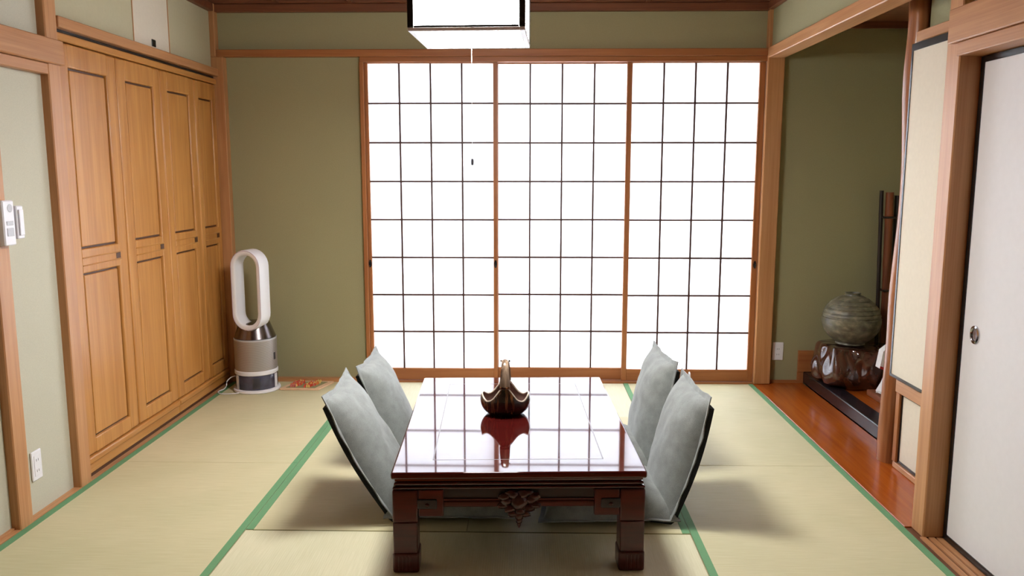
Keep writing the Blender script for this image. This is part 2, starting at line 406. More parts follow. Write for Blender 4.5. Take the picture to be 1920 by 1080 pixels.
def outlet(label, c, ax):
    t = thing('wall_outlet', label, 'outlet', c)
    x, y, z = c
    if ax == 'x':
        B('plate', M['white_plastic'], t, (x+.0003, x+.008, y-.032, y+.032, z-.060, z+.060), bev=.003)
        B('socket_face', M['white_plastic'], t, (x+.008, x+.0095, y-.019, y+.019, z-.042, z+.042), bev=.001)
        B('slot', M['slot'], t, *[(x+.0092, x+.010, y+d-.001, y+d+.001, z+e-.005, z+e+.005) for d in (-.006, .006) for e in (-.022, .022)])
    else:
        B('plate', M['white_plastic'], t, (x-.035, x+.035, y-.008, y-.0003, z-.059, z+.059), bev=.003)
        B('socket_face', M['white_plastic'], t, (x-.021, x+.021, y-.0095, y-.008, z-.042, z+.042), bev=.001)
        B('slot', M['slot'], t, *[(x+d-.001, x+d+.001, y-.010, y-.0092, z+e-.005, z+e+.005) for d in (-.006, .006) for e in (-.020, .016)])
outlet('white wall outlet low on the left wall between two wooden posts', (WX, 3.017, .197), 'x')
outlet('white wall outlet on the green back wall of the alcove', (1.612, 5.105, .211), 'y')

# ------------------------------------------------------------------ right side: beam, tokonoma, closet, fusuma
bmx = B('trim_9', M['hinoki_y'], None, (XR, 1.555, 2.954, 5.054, 2.046, 2.108), bev=.004, kind=S)     # otoshigake
wr = B('wall_right', M['wall'], None, (1.474, 1.56, 2.40, 5.054, 2.109, 2.47), (1.72, 1.80, 2.955, 3.60, 1.96, 2.47),
       (2.42, 2.6, 3.72, 5.105, -.05, 2.47), (1.735, 2.42, 3.70, 3.76, -.05, 2.47), (1.80, 1.9, 2.9, 3.70, -.05, 2.47), kind=S)
B('crown_rail', M['crown'], wr, (1.44, 1.475, 2.42, 5.054, 2.33, 2.376), bev=.003)
B('post', M['hinoki_z'], wr, (1.475, 1.585, 2.862, 2.952, .0005, 2.404), bev=.004)
B('wall_rail', M['hinoki_y'], wr, (1.450, 1.50, 0, 2.905, 1.794, 1.909), bev=.004)
B('lintel', M['hinoki_y'], wr, (1.462, 1.60, 0, 2.861, 1.748, 1.793), bev=.003)
B('plaster', M['wall'], wr, (1.51, 1.60, -1.2, 2.861, 1.91, 2.47))
B('alcove_ceiling', M['ceil'], wr, (1.561, 2.419, 3.761, 5.104, 2.265, 2.30))
B('alcove_rail', M['crown'], wr, (1.561, 2.419, 5.085, 5.104, 2.225, 2.264))
B('alcove_ceiling', M['ceil'], wr, (1.561, 1.719, 2.955, 3.60, 2.265, 2.30))
# lacquered front beam and dais
B('trim_10', M['kamachi'], None, (1.783, 1.885, 3.766, 5.104, .0035, .078), bev=.006, seg=2, kind=S)
B('trim_11', M['floorboard'], None, (1.886, 2.419, 3.766, 5.104, -.05, .066), kind=S)
B('trim_12', M['shoji_x'], None, (1.742, 2.40, 5.084, 5.1045, .079, .218), bev=.002, kind=S)
B('trim_13', M['shoji_x'], None, (1.558, 1.782, 5.092, 5.1045, .0035, .022), kind=S)
B('trim_14', M['shoji_z'], None, (1.742, 1.7815, 5.094, 5.1045, .022, .0785), kind=S)
# natural alcove post
bm = bmesh.new(); rings = []; nseg = 46; nn = 20
for i in range(nseg+1):
    z = .0035+(2.2605)*i/nseg; ring = []
    cx = 1.712+.004*math.sin(z*3.1+.5)+.027*math.exp(-((z-1.22)/.46)**2); cyy = 3.683+.008*math.sin(z*2.3)
    for k in range(nn):
        a = 2*PI*k/nn; r = .055*(1+.12*noise.noise(Vector((math.cos(a)*1.2, math.sin(a)*1.2, z*3.2)))+.05*math.sin(9*z+2*a))
        ring.append(bm.verts.new((cx+r*math.cos(a), cyy+r*math.sin(a), z)))
    rings.append(ring)
for A, C_ in zip(rings, rings[1:]):
    for k in range(nn): bm.faces.new((A[k], A[(k+1) % nn], C_[(k+1) % nn], C_[k]))
bm.faces.new(rings[0]); bm.faces.new(rings[-1])
o = obj('trim_15', bm, M['log'], None, smooth=True, kind=S)
# closet between alcove post and big post
cl = thing('small_closet', 'closet front of pale wooden rails between the alcove post and the big post', 'closet', (1.74, 3.28, 0))
B('rail', M['hinoki_y'], cl, (1.676, 1.78, 2.953, 3.590, .364, .424), bev=.003)
B('rail', M['hinoki_y'], cl, (1.676, 1.78, 2.953, 3.625, 1.912, 1.958), bev=.003)
B('sill', M['hinoki_y'], cl, (1.690, 1.78, 2.953, 3.60, .0035, .030), bev=.003)
B('jamb', M['shoji_z'], cl, (1.690, 1.78, 3.575, 3.608, .031, .363), bev=.002)
B('back_board', M['dark_y'], cl, (1.781, 1.799, 2.953, 3.60, .0035, 1.958))
def fusuma(name, label, x, y0, y1, z0, z1, fr, mat, pull=None, cat='door', th=.022, topfr=None):
    t = thing(name, label, cat, (x+th/2, (y0+y1)/2, z0))
    tf = topfr or fr
    B('frame', M['black_lacquer'], t, (x, x+th, y0, y0+fr, z0, z1), (x, x+th, y1-fr, y1, z0, z1), (x, x+th, y0+fr, y1-fr, z0, z0+fr), (x, x+th, y0+fr, y1-fr, z1-tf, z1))
    B('paper', M[mat], t, (x+.0035, x+th-.003, y0+fr, y1-fr, z0+fr, z1-tf))
    if pull:
        py, pz = pull
        def ring(prof, nm, m):
            bm = bmesh.new(); lathe(bm, prof, n=32)
            for v in bm.verts: v.co = Vector((x+.0035-v.co.z, py+v.co.x, pz+v.co.y*1.12))
            return obj(nm, bm, m, t, smooth=True)
        ring([(.020, .0015), (.020, .004), (.0225, .0065), (.0285, .004), (.0290, 0)], 'pull_ring', M['chrome'])
        ring([(0, .0008), (.0205, .0008), (.0205, .0018)], 'pull_cup', M['chrome'])
    return t
fusuma('closet_door', 'tall cream closet door with black edge beside the alcove post', 1.652, 2.955, 3.606, .436, 1.902, .012, 'cream_panel', th=.022, topfr=.030)
fusuma('closet_door', 'small cream closet door low beside the big wooden post', 1.700, 2.955, 3.574, .032, .362, .012, 'cream_panel', th=.02)
fusuma('fusuma_door', 'large white sliding paper door with round metal pull at right', 1.548, 1.95, 2.858, .006, 1.745, .020, 'white_paper', pull=(2.762, .795), th=.024)
fusuma('fusuma_door', 'second white sliding paper door nearer the camera at right', 1.517, 1.00, 1.97, .006, 1.745, .020, 'white_paper', th=.024)
B('wall_near', M['wall'], None, (1.60, 1.70, -1.2, 2.861, -.05, 2.47), (-2.2, 1.70, -1.2, -1.1, -.05, 2.47), (1.585, 1.72, 2.861, 2.955, -.05, 2.47), kind=S)

# ------------------------------------------------------------------ pendant lamp
lx, ly, lz = -.220, 3.185, 1.858
lp = thing('pendant_lamp', 'square glowing pendant lamp with dark wooden frame under the ceiling', 'lamp', (lx, ly, lz), rot=R_(-2.4))
lx = ly = lz = 0
h = .212; H = .26
B('diffuser', M['lamp_bottom'], lp, (lx-h+.020, lx+h-.020, ly-h+.014, ly+h-.014, lz+.004, lz+.010))
B('bottom_frame', M['white_plastic'], lp, (lx-h, lx-h+.020, ly-h, ly+h, lz, lz+.012), (lx+h-.020, lx+h, ly-h, ly+h, lz, lz+.012),
  (lx-h+.020, lx+h-.020, ly-h, ly-h+.013, lz, lz+.012), (lx-h+.020, lx+h-.020, ly+h-.013, ly+h, lz, lz+.012), bev=.001)
for sx in (-1, 1):
    for sy in (-1, 1):
        x = lx+sx*(h-.010); y = ly+sy*(h-.010)
        B('corner_post', M['black_lacquer'], lp, (x-.011, x+.011, y-.011, y+.011, lz+.0125, lz+H), bev=.001)
for sy in (-1, 1):
    y = ly+sy*(h-.007)
    B('shade_panel', M['lamp_side'], lp, (lx-h+.022, lx+h-.022, y-.002, y+.002, lz+.020, lz+H-.004))
    B('frame_bar', M['black_lacquer'], lp, (lx-h+.022, lx+h-.022, y-.005, y+.005, lz+.0125, lz+.0195))
for sx in (-1, 1):
    x = lx+sx*(h-.007)
    B('shade_panel', M['lamp_side'], lp, (x-.002, x+.002, ly-h+.022, ly+h-.022, lz+.020, lz+H-.004))
    B('frame_bar', M['black_lacquer'], lp, (x-.005, x+.005, ly-h+.022, ly+h-.022, lz+.0125, lz+.0195))
    B('frame_bar', M['black_lacquer'], lp, (x-.004, x+.004, ly-.002, ly+.002, lz+.020, lz+H-.004))
B('top_cap', M['white_plastic'], lp, (lx-h-.018, lx+h+.018, ly-h-.018, ly+h+.018, lz+H, lz+H+.012), bev=.003)
bm = bmesh.new(); tube(bm, [(lx, ly, lz+H+.012), (lx, ly, 2.374-1.858)], .012, 12); lathe(bm, [(0, .516), (.06, .516), (.055, .492), (0, .487)], lx, ly, 24)
obj('ceiling_mount', bm, M['dark_z'], lp, smooth=True)
bm = bmesh.new(); tube(bm, [(lx+.005, ly-.08, lz+.003), (lx+.005, ly-.08, 1.405-1.858)], .0008, 6)
pc = obj('pull_cord', bm, M['white_plastic'], lp)
bm = bmesh.new(); lathe(bm, [(r_q, z_q-1.858) for r_q, z_q in ((0, 1.406), (.0045, 1.404), (.0055, 1.396), (.005, 1.382), (0, 1.379))], lx+.005, ly-.08, 12)
obj('cord_pull', bm, M['slot'], pc, smooth=True)

# ------------------------------------------------------------------ low table
TR = R_(2.3)
tb = thing('low_table', 'low dark red lacquered table with carved apron in the middle of the mats', 'table', (-.055, 3.193, .0017), rot=TR)
hx, hy = .431, .631; zt = .357
bm = bmesh.new(); box(bm, -hx, hx, -hy, hy, zt-.024, zt, bev=.007, seg=4)
tt = obj('tabletop', bm, M['lacquer'], tb, smooth='box')
ix, iy = .297, .507; e = .0021
B('inlay_line', M['inlay'], tt, (-ix, ix, -iy-e, -iy+e, zt-.001, zt+.0003), (-ix, ix, iy-e, iy+e, zt-.001, zt+.0003), (-ix-e, -ix+e, -iy-e, iy+e, zt-.001, zt+.0003), (ix-e, ix+e, -iy-e, iy+e, zt-.001, zt+.0003), label='thin inlaid line framing the centre')
def ringmould(prof, name, mat):
    """profile (inset, z) swept round the rectangle"""
    bm = bmesh.new(); loops = []
    for (d, z) in prof:
        loops.append([bm.verts.new(((hx-d)*sx, (hy-d)*sy, z)) for sx, sy in ((-1, -1), (1, -1), (1, 1), (-1, 1))])
    loops.append(loops[0])
    for A, C_ in zip(loops, loops[1:]):
        for k in range(4): bm.faces.new((A[k], A[(k+1) % 4], C_[(k+1) % 4], C_[k]))
    return obj(name, bm, mat, tb, smooth=False)
pf = [(.012, zt-.025), (.013, zt-.033), (.018, zt-.036)]
for i in range(7): a = PI/2-PI*i/6; pf.append((.016-.006*math.cos(a), zt-.043+.006*math.sin(a)))
pf += [(.017, zt-.050)]
for i in range(7): a = PI/2-PI*i/6; pf.append((.012-.006*math.cos(a), zt-.056+.005*math.sin(a)))
pf += [(.014, zt-.062), (.045, zt-.062), (.045, zt-.025)]
mo = ringmould(pf, 'moulding', M['lacquer'])
za = zt-.063
for sx in (-1, 1):
    for sy in (-1, 1):
        bm = bmesh.new()
        # upper block with curved shoulder brackets both ways
        ox, oy = sx*(hx-.004), sy*(hy-.004)
        box(bm, ox, ox-sx*.086, oy, oy-sy*.086, .180, za, bev=.006, seg=2)
        box(bm, ox-sx*.001, ox-sx*.083, oy-sy*.001, oy-sy*.083, .070, .1795, bev=.003)
        box(bm, ox+sx*.002, ox-sx*.087, oy+sy*.002, oy-sy*.087, .0, .072, bev=.008, seg=3)
        lg = obj('leg', bm, M['lacquer_leg'], tb, smooth='box')
        # toes cut on the foot
        cb_ = bmesh.new()
        for k in range(4):
            d = .020+k*.013
            box(cb_, ox-sx*(d-.0035), ox-sx*(d+.0035), oy+sy*.0045, oy-sy*.001, .008, .062, bev=.003, seg=2)
            box(cb_, ox+sx*.0045, ox-sx*.001, oy-sy*(d-.0035), oy-sy*(d+.0035), .008, .062, bev=.003, seg=2)
        obj('toe_ridges', cb_, M['lacquer_leg'], lg, smooth=True)
        for (x0, x1, y0, y1) in ((ox-sx*.087, ox-sx*.172, oy-sy*.004, oy-sy*.030), (ox-sx*.004, ox-sx*.030, oy-sy*.087, oy-sy*.172)):
            bb = bmesh.new(); box(bb, x0, x1, y0, y1, .200, za, bev=.004, seg=2)
            obj('bracket', bb, M['lacquer_leg'], lg, smooth='box')
        for (x0, x1, y0, y1) in ((ox-sx*.084, ox-sx*.150, oy+sy*.0005, oy-sy*.006), (ox+sx*.0005, ox-sx*.006, oy-sy*.084, oy-sy*.150)):
            bb = bmesh.new(); box(bb, x0, x1, y0, y1, .228, .262, bev=.004, seg=2)
            obj('inset_block', bb, M['blue_black'], lg, smooth='box')
        for c_, q in (((ox-sx*.117, oy+sy*.002, .243), (1.3, .7, 1)), ((ox+sx*.002, oy-sy*.117, .243), (.7, 1.3, 1))):
            bb = bmesh.new(); blob(bb, c_, .007, q, 1, 0); obj('stud', bb, M['carving'], lg, smooth=True)
def apron(ax, s):
    bm = bmesh.new(); b2 = bmesh.new(); cv = bmesh.new()
    L = (hx if ax == 0 else hy)-.172; c = (hy if ax == 0 else hx)-.018
    def bx(bm_, u0, u1, d0, d1, z0, z1, **k):
        if ax == 0: box(bm_, u0, u1, s*(c-d0), s*(c-d1), z0, z1, **k)
        else: box(bm_, s*(c-d0), s*(c-d1), u0, u1, z0, z1, **k)
    bx(bm, -L, L, -.002, .014, .228, .251, bev=.006, seg=3)
    bx(bm, -L, L, 0, .012, .2515, .258, bev=.001)
    bx(b2, -L, L, .006, .014, .258, za)
    obj('apron_rail', bm, M['lacquer_leg'], tb, smooth='box'); obj('apron_panel', b2, M['blue_black'], tb)
    rnd = random.Random(4+ax)
    def P(u, z, r, sc=(1, .5, 1), amp=.2, seed=0):
        if ax == 0: blob(cv, (u, s*(c+.004), z), r, (sc[0], sc[1], sc[2]), 2, amp, 3, seed)
        else: blob(cv, (s*(c+.004), u, z), r, (sc[1], sc[0], sc[2]), 2, amp, 3, seed)
    P(0, .245, .030, (1, .45, 1), .25, 1)
    for k in range(7):
        a = 2*PI*k/7+.3; P(.037*math.cos(a)*1.15, .245+.032*math.sin(a), .017, (1.1, .6, .9), .3, k)
    for sg in (-1, 1):
        P(sg*.052, .266, .017, (1.2, .5, .9), .3, 12+sg); P(sg*.056, .235, .015, (1.3, .5, .8), .3, 22+sg); P(sg*.030, .280, .014, (1.3, .5, .7), .3, 3)
        P(sg*.022, .205, .014, (1.2, .5, .9), .3, 5)
    for k, (z, r) in enumerate(((.198, .015), (.182, .011), (.169, .007), (.160, .004))): P(0, z, r, (1, .6, 1.3), .1, k)
    obj('carving', cv, M['carving'], tb, smooth=True, label='carved floral centre ornament')
apron(0, -1); apron(0, 1); apron(1, -1); apron(1, 1)

# ------------------------------------------------------------------ ceramic basket bowl
def ceramic():
    m, nt, b = base_mat('brown_glaze', .10, .6)
    tc = N(nt, 'ShaderNodeTexCoord'); sp = N(nt, 'ShaderNodeSeparateXYZ'); nt.links.new(tc.outputs['Object'], sp.inputs[0])
    # vertical drips on the left half
    mp = coords(nt, (26, 10, 3)); nz = N(nt, 'ShaderNodeTexNoise'); nz.inputs['Scale'].default_value = 1.6; nz.inputs['Detail'].default_value = 3
    nt.links.new(mp.outputs[0], nz.inputs['Vector'])
    a = N(nt, 'ShaderNodeMath', operation='MULTIPLY_ADD'); a.inputs[1].default_value = -2.2; a.inputs[2].default_value = -.02
    nt.links.new(sp.outputs[0], a.inputs[0])
    ad = N(nt, 'ShaderNodeMath', operation='ADD'); nt.links.new(a.outputs[0], ad.inputs[0]); nt.links.new(nz.outputs[0], ad.inputs[1])
    r = ramp(nt, [(.50, lin((30, 16, 12))), (.58, lin((112, 72, 44))), (.66, lin((46, 24, 18))), (.74, lin((120, 84, 54)))])
    nt.links.new(ad.outputs[0], r.inputs[0]); nt.links.new(r.outputs[0], b.inputs['Base Color'])
    b.inputs['Coat Weight'].default_value = .5; b.inputs['Coat Roughness'].default_value = .05
    return m
M['glaze'] = ceramic()
M['glaze_pale'] = wood('handle_glaze', (70, 44, 32), (188, 164, 138), 2, .1, .6, 12, .5)
M['glaze_in'] = flat('inner_glaze', (112, 84, 76), .2, .5, 0, 30, .15)
M['rim'] = flat('bare_rim', (196, 182, 164), .4, .5, 0, 60, .12)
bx0, by0, bz0 = -.096, 3.235, .359
bw = thing('basket_bowl', 'dark brown glazed ceramic bowl with tall loop handle on the red table', 'bowl', (bx0, by0, bz0), rot=0)
def rimh(a):
    s = abs(math.sin(a)); return .086-.020*math.sin(2*a)**4+.040*max(0, (s-.86)/.14)**1.5
def bowl_r(u):
    u = max(0, min(1.2, u)); return .055+.050*math.sqrt(max(0, 1-(1-min(1, u*1.25))**2))-.012*max(0, u-.75)
def bowl_surf(bm, off, n=64, m=12, zb=.0):
    rings = []
    for j in range(m+1):
        t = j/m; ring = []
        for k in range(n):
            a = 2*PI*k/n; hh = rimh(a)
            z = zb+(hh-zb)*t
            u = z/.082
            r = bowl_r(u)
            if u > 1: r -= .33*(z-.082)
            ring.append(bm.verts.new(((r-off)*math.cos(a), (r-off)*math.sin(a)*.86, z)))
        rings.append(ring)
    for A, C_ in zip(rings, rings[1:]):
        for k in range(n): bm.faces.new((A[k], A[(k+1) % n], C_[(k+1) % n], C_[k]))
    return rings
bm = bmesh.new(); rg = bowl_surf(bm, 0, zb=.0); bm.faces.new(rg[0]); obj('bowl_body', bm, M['glaze'], bw, smooth=True)
bm = bmesh.new(); rg = bowl_surf(bm, .006, zb=.008); bm.faces.new(rg[0]); obj('bowl_inside', bm, M['glaze_in'], bw, smooth=True)
bm = bmesh.new(); n = 64; pr = []
for k in range(n):
    a = 2*PI*k/n; z = rimh(a); r = bowl_r(z/.082)-(.33*(z-.082) if z > .082 else 0)-.003
    pr.append((r*math.cos(a), r*math.sin(a)*.86, z))
pr.append(pr[0]); tube(bm, pr, .0036, 8, caps=False); obj('rim', bm, M['rim'], bw, smooth=True, label='pale unglazed rim')
# handle: flattened strap arching front to back
bm = bmesh.new(); hp = []; hr = []
def strap(bm, pts, wx, th, n=12):
    rings = []
    for i, (y, z, wxx) in enumerate(pts):
        y0, z0, _ = pts[max(0, i-1)]; y1, z1, _ = pts[min(len(pts)-1, i+1)]
        ty, tz = y1-y0, z1-z0; L = math.hypot(ty, tz) or 1; ny, nz_ = -tz/L, ty/L
        rings.append([bm.verts.new((wxx*math.cos(2*PI*k/n), y+th*math.sin(2*PI*k/n)*ny, z+th*math.sin(2*PI*k/n)*nz_)) for k in range(n)])
    for A, C_ in zip(rings, rings[1:]):
        for k in range(n): bm.faces.new((A[k], A[(k+1) % n], C_[(k+1) % n], C_[k]))
    bm.faces.new(rings[0]); bm.faces.new(rings[-1])
pts = []
for i in range(33):
    a = PI*i/32; c_ = math.cos(a); s_ = math.sin(a)
    y = -.074*(abs(c_)**.8)*(1 if c_ > 0 else -1); z = .120+.108*(s_**.75)
    pts.append((y, z, .0155-.001*s_+.006*abs(c_)**6))
strap(bm, pts, .014, .006); obj('handle', bm, M['glaze_pale'], bw, smooth=True)
bm = bmesh.new()
for sy in (-1, 1):
    tube(bm, [(-.018, sy*.076, .128), (0, sy*.084, .126), (.018, sy*.076, .128)], .0045, 8)
for sx in (-1, 1):
    blob(bm, (sx*.0175, .0, .222), .005, (1, 1.6, 1), 1); blob(bm, (sx*.0165, -.070, .160), .004, (1, 1, 1), 1)
obj('handle_binding', bm, M['glaze'], bw, smooth=True)

# ------------------------------------------------------------------ floor chairs
def floor_chair(label, loc, rot, tilt, seed, Hh=.52, W=.215, seat_len=.50, yaw=0):
    """local: hip at origin, seat runs to +x, back leans to -x, width along y"""
    t = thing('floor_chair', label, 'chair', loc, rot=rot+yaw, group='legless floor chairs around the low table')
    rnd = Vector((seed*7.3, seed*3.1, seed))
    tl = math.tan(tilt)
    def bax(v):      # back axis point (x,z) at height fraction v in metres, slight curve
        s = v*Hh; b = .018*math.sin(PI*min(1, max(0, v)))
        return (-math.sin(tilt)*s-b*math.cos(tilt), .030+math.cos(tilt)*s-b*math.sin(tilt))
    nu, nv = 26, 30
    def pillow(back):
        bm = bmesh.new(); front = {}; rear = {}
        for i in range(nu+1):
            for j in range(nv+1):
                u = 2*i/nu-1; v = j/nv; vv = 2*v-1
                if back:
                    wdt = W*(1-.02*(1-vv*vv)); hh = 1-.03*(1-u*u)*(1 if vv > 0 else 0)*vv**2
                    y = u*wdt; x, z = bax(v*hh)
                    prof = max(0, (1-abs(u)**2.6))**.6*max(0, (1-abs(vv)**2.8))**.6
                    d = .085*prof+.006*prof
                    p3 = Vector((y*5, v*4, 0))+rnd
                    wr_ = noise.noise(p3*1.4)*.012*prof+noise.noise(Vector((y*18, v*6, 1))+rnd)*.005*prof+noise.noise(Vector((y*9, v*26, 4))+rnd)*.004*(abs(u)**3)
                    nx, nz_ = math.cos(tilt), math.sin(tilt)
                    front[i, j] = bm.verts.new((x+nx*(d+wr_)+.022, y, z+nz_*(d+wr_)))
                    rear[i, j] = bm.verts.new((x+.012, y, z)) if 0 < i < nu and 0 < j < nv else front[i, j]
                else:
                    xx = -.015+seat_len*v*(1-.05*(1-u*u)*(1 if vv > 0 else 0))
                    y = u*(W+.003)*(1-.045*(1-vv*vv))
                    prof = max(0, (1-abs(u)**3))**.55*max(0, (1-abs(vv)**3.4))**.55
                    d = .125*prof+noise.noise(Vector((xx*6, y*6, 3))+rnd)*.014*prof+noise.noise(Vector((xx*20, y*9, 3))+rnd)*.005*prof
                    zb = .028+.006*noise.noise(Vector((xx*9, y*9, 8))+rnd)
                    front[i, j] = bm.verts.new((xx, y, zb+d))
                    rear[i, j] = bm.verts.new((xx, y, .012+.010*(1-prof))) if 0 < i < nu and 0 < j < nv else front[i, j]
        for i in range(nu):
            for j in range(nv):
                q = [front[i, j], front[i+1, j], front[i+1, j+1], front[i, j+1]]; bm.faces.new(q)
                q = [rear[i, j], rear[i, j+1], rear[i+1, j+1], rear[i+1, j]]
                if len(set(q)) >= 3 and not all(a in (front[i, j], front[i+1, j], front[i+1, j+1], front[i, j+1]) for a in q): bm.faces.new(q)
        bm.normal_update()
        return bm
    def flange(back):
        bm = bmesh.new(); loop = []
        K = 24
        for side in range(4):
            for k in range(K):
                q = 2*k/K-1
                u, vv = ((q, -1), (1, q), (-q, 1), (-1, -q))[side]
                loop.append((u, vv))
        A = []; Bv = []; T = []
        for idx, (u, vv) in enumerate(loop):
            v = (vv+1)/2; wob = noise.noise(Vector((u*3.2, vv*3.2, 5))+rnd)
            ext = .017
            def P(e, off):
                if back:
                    wdt = W*(1-.02*(1-vv*vv)); hh = 1-.03*(1-u*u)*(1 if vv > 0 else 0)*vv**2
                    x, z = bax(v*hh+(e/Hh if vv >= .999 else 0)-(e/Hh*.3 if vv <= -.999 else 0))
                    y = u*wdt+(math.copysign(e, u) if abs(u) >= .999 else 0)
                    return (x+.022+off+wob*.012*(e/ext), y, z)
                xx = -.015+seat_len*v*(1-.05*(1-u*u)*(1 if vv > 0 else 0))+(e if vv >= .999 else 0)
                y = u*(W+.003)*(1-.045*(1-vv*vv))+(math.copysign(e, u) if abs(u) >= .999 else 0)
                return (xx, y, .028+off+.008*wob+.004*abs(wob))
            A.append(bm.verts.new(P(-.004, .0025))); Bv.append(bm.verts.new(P(ext, .002))); T.append((bm.verts.new(P(ext, -.002)), bm.verts.new(P(-.004, -.0025))))
        n_ = len(loop)
        for k in range(n_):
            k2 = (k+1) % n_
            bm.faces.new((A[k], A[k2], Bv[k2], Bv[k])); bm.faces.new((Bv[k], Bv[k2], T[k2][0], T[k][0])); bm.faces.new((T[k][0], T[k2][0], T[k2][1], T[k][1]))
        return bm
    bp = obj('back_cushion', pillow(True), M['fabric'], t, smooth=True)
    obj('piping', flange(True), M['fabric'], bp, smooth=True)
    sp_ = obj('seat_cushion', pillow(False), M['fabric'], t, smooth=True)
    obj('piping', flange(False), M['fabric'], sp_, smooth=True)
    # black shell behind the back and under the seat
    bm = bmesh.new(); path = []
    for j in range(15):
        v = -.02+.95*j/14; x, z = bax(v); path.append((x, z))
    for j, (x, z) in enumerate(path):
        pass
    secs = []
    under = [(seat_len-.04, .004, .012), (.10, .003, .012)]
    for k, (x, z0, z1) in enumerate(under): secs.append(((x, z1), (x, z0)))
    secs.append(((.02, .014), (.015, .002)))
    for j, (x, z) in enumerate(path):
        th = .016
        secs.append(((x+.010, max(z, .012)), (x+.010-th*math.cos(tilt)-.002, max(.003, z-th*math.sin(tilt)*.4-.002))))
    prev = None
    for (a, b) in secs:
        q_ = W-.010 if prev and len(secs) and a[0] < .03 else W-.04; cur = [bm.verts.new((a[0], -q_, a[1])), bm.verts.new((a[0], q_, a[1])), bm.verts.new((b[0], q_, b[1])), bm.verts.new((b[0], -q_, b[1]))]
        if prev:
            for k in range(4): bm.faces.new((prev[k], prev[(k+1) % 4], cur[(k+1) % 4], cur[k]))
        else: bm.faces.new(cur)
        prev = cur
    bm.faces.new(prev)
    obj('shell', bm, M['fabric_dark'], t, smooth=True, label='black backing shell')
    return t
LG = 'grey floor chair'
floor_chair('grey cushioned floor chair nearest the camera on the left of the table', (-.550, 3.150, .0018), 0, R_(28), 1, .530, .212, .50, yaw=R_(1.5))
floor_chair('grey cushioned floor chair behind another, nearer the wall screens, left of table', (-.583, 3.690, .0018), 0, R_(24), 2, .49, .205, .48)
rn = floor_chair('grey cushioned floor chair nearest the camera on the right of the table', (.560, 3.150, .0018), PI, R_(16), 3, .490, .212, .53, yaw=R_(2.5))
floor_chair('grey cushioned floor chair behind another, nearer the wall screens, right of table', (.548, 3.690, .0018), PI, R_(13), 4, .490, .215, .50, yaw=R_(4))
bm = bmesh.new(); pts = [(-.125+.0*k, -.150+.011*math.cos(PI*k/8*2), .500+.017*math.sin(PI*k/8*2)) for k in range(9)]
tube(bm, pts, .0035, 6, caps=False); obj('hanging_loop', bm, M['white_plastic'], rn, smooth=True, label='small white loop at the far top edge')

# ------------------------------------------------------------------ air purifier
fan = thing('air_purifier', 'white and silver bladeless air purifier with oval loop in the left corner', 'air purifier', (-1.712, 4.880, .0018), rot=R_(-12))
def L(name, prof, mat, **kw):
    bm = bmesh.new(); lathe(bm, prof, n=48, **{k: v for k, v in kw.items() if k in ('a0', 'a1')}); return obj(name, bm, mat, fan, smooth=True)
def mesh_mat():
    m, nt, b = base_mat('silver_mesh', .4, .5); b.inputs['Metallic'].default_value = .6
    tc = N(nt, 'ShaderNodeTexCoord'); vz = N(nt, 'ShaderNodeTexWave', wave_type='BANDS', bands_direction='Z'); vz.inputs['Scale'].default_value = 55
    nt.links.new(tc.outputs['Object'], vz.inputs['Vector'])
    r = ramp(nt, [(.2, lin((132, 126, 126))), (.8, lin((206, 200, 200)))]); nt.links.new(vz.outputs[0], r.inputs[0]); nt.links.new(r.outputs[0], b.inputs['Base Color'])
    return m
M['mesh'] = mesh_mat()
M['tank'] = flat('smoked_tank', (70, 70, 88), .12, .6, 0, 18, .35)
L('base', [(0, 0), (.146, 0), (.150, .006), (.148, .016), (.136, .020), (0, .020)], M['white_plastic'])
tk = L('water_tank', [(0, .0205), (.132, .0205), (.134, .030), (.134, .108), (.132, .112), (0, .112)], M['tank'])
for a in (-2.10, .03):
    bm = bmesh.new(); lathe(bm, [(.1345, .024), (.138, .024), (.138, .110), (.1345, .110), (.1345, .024)], n=6, a0=a-.10, a1=a+.10); obj('tank_clip', bm, M['white_plastic'], tk, smooth=True)
bm = bmesh.new(); lathe(bm, [(.1342, .030), (.1352, .032), (.1352, .098), (.1342, .100)], n=8, a0=-1.24, a1=-.90); obj('tank_window', bm, M['slot'], tk, smooth=True)
L('collar', [(0, .1125), (.134, .1125), (.1375, .116), (.1375, .136), (.134, .140), (0, .140)], M['white_plastic'])
L('filter_mesh', [(0, .1405), (.134, .1405), (.135, .330), (0, .330)], M['mesh'])
L('filter_rim', [(.12, .3305), (.1355, .3305), (.1355, .339), (.12, .339)], M['grey_plastic'])
L('neck', [(0, .3395), (.130, .3395), (.132, .343), (.096, .435), (.070, .4385), (0, .4385)], M['dark_chrome'])
bm = bmesh.new(); box(bm, .133, .1375, -.010, .010, .20, .245, bev=.003); obj('indicator', bm, M['slot'], fan)
def stadium(hw, z0, z1, n=14):
    pts = []
    for i in range(n+1): a = PI*i/n; pts.append((.020+hw*math.cos(a), z1-hw+hw*math.sin(a)))
    for i in range(n+1): a = PI+PI*i/n; pts.append((.020+hw*math.cos(a), z0+hw+hw*math.sin(a)))
    return pts
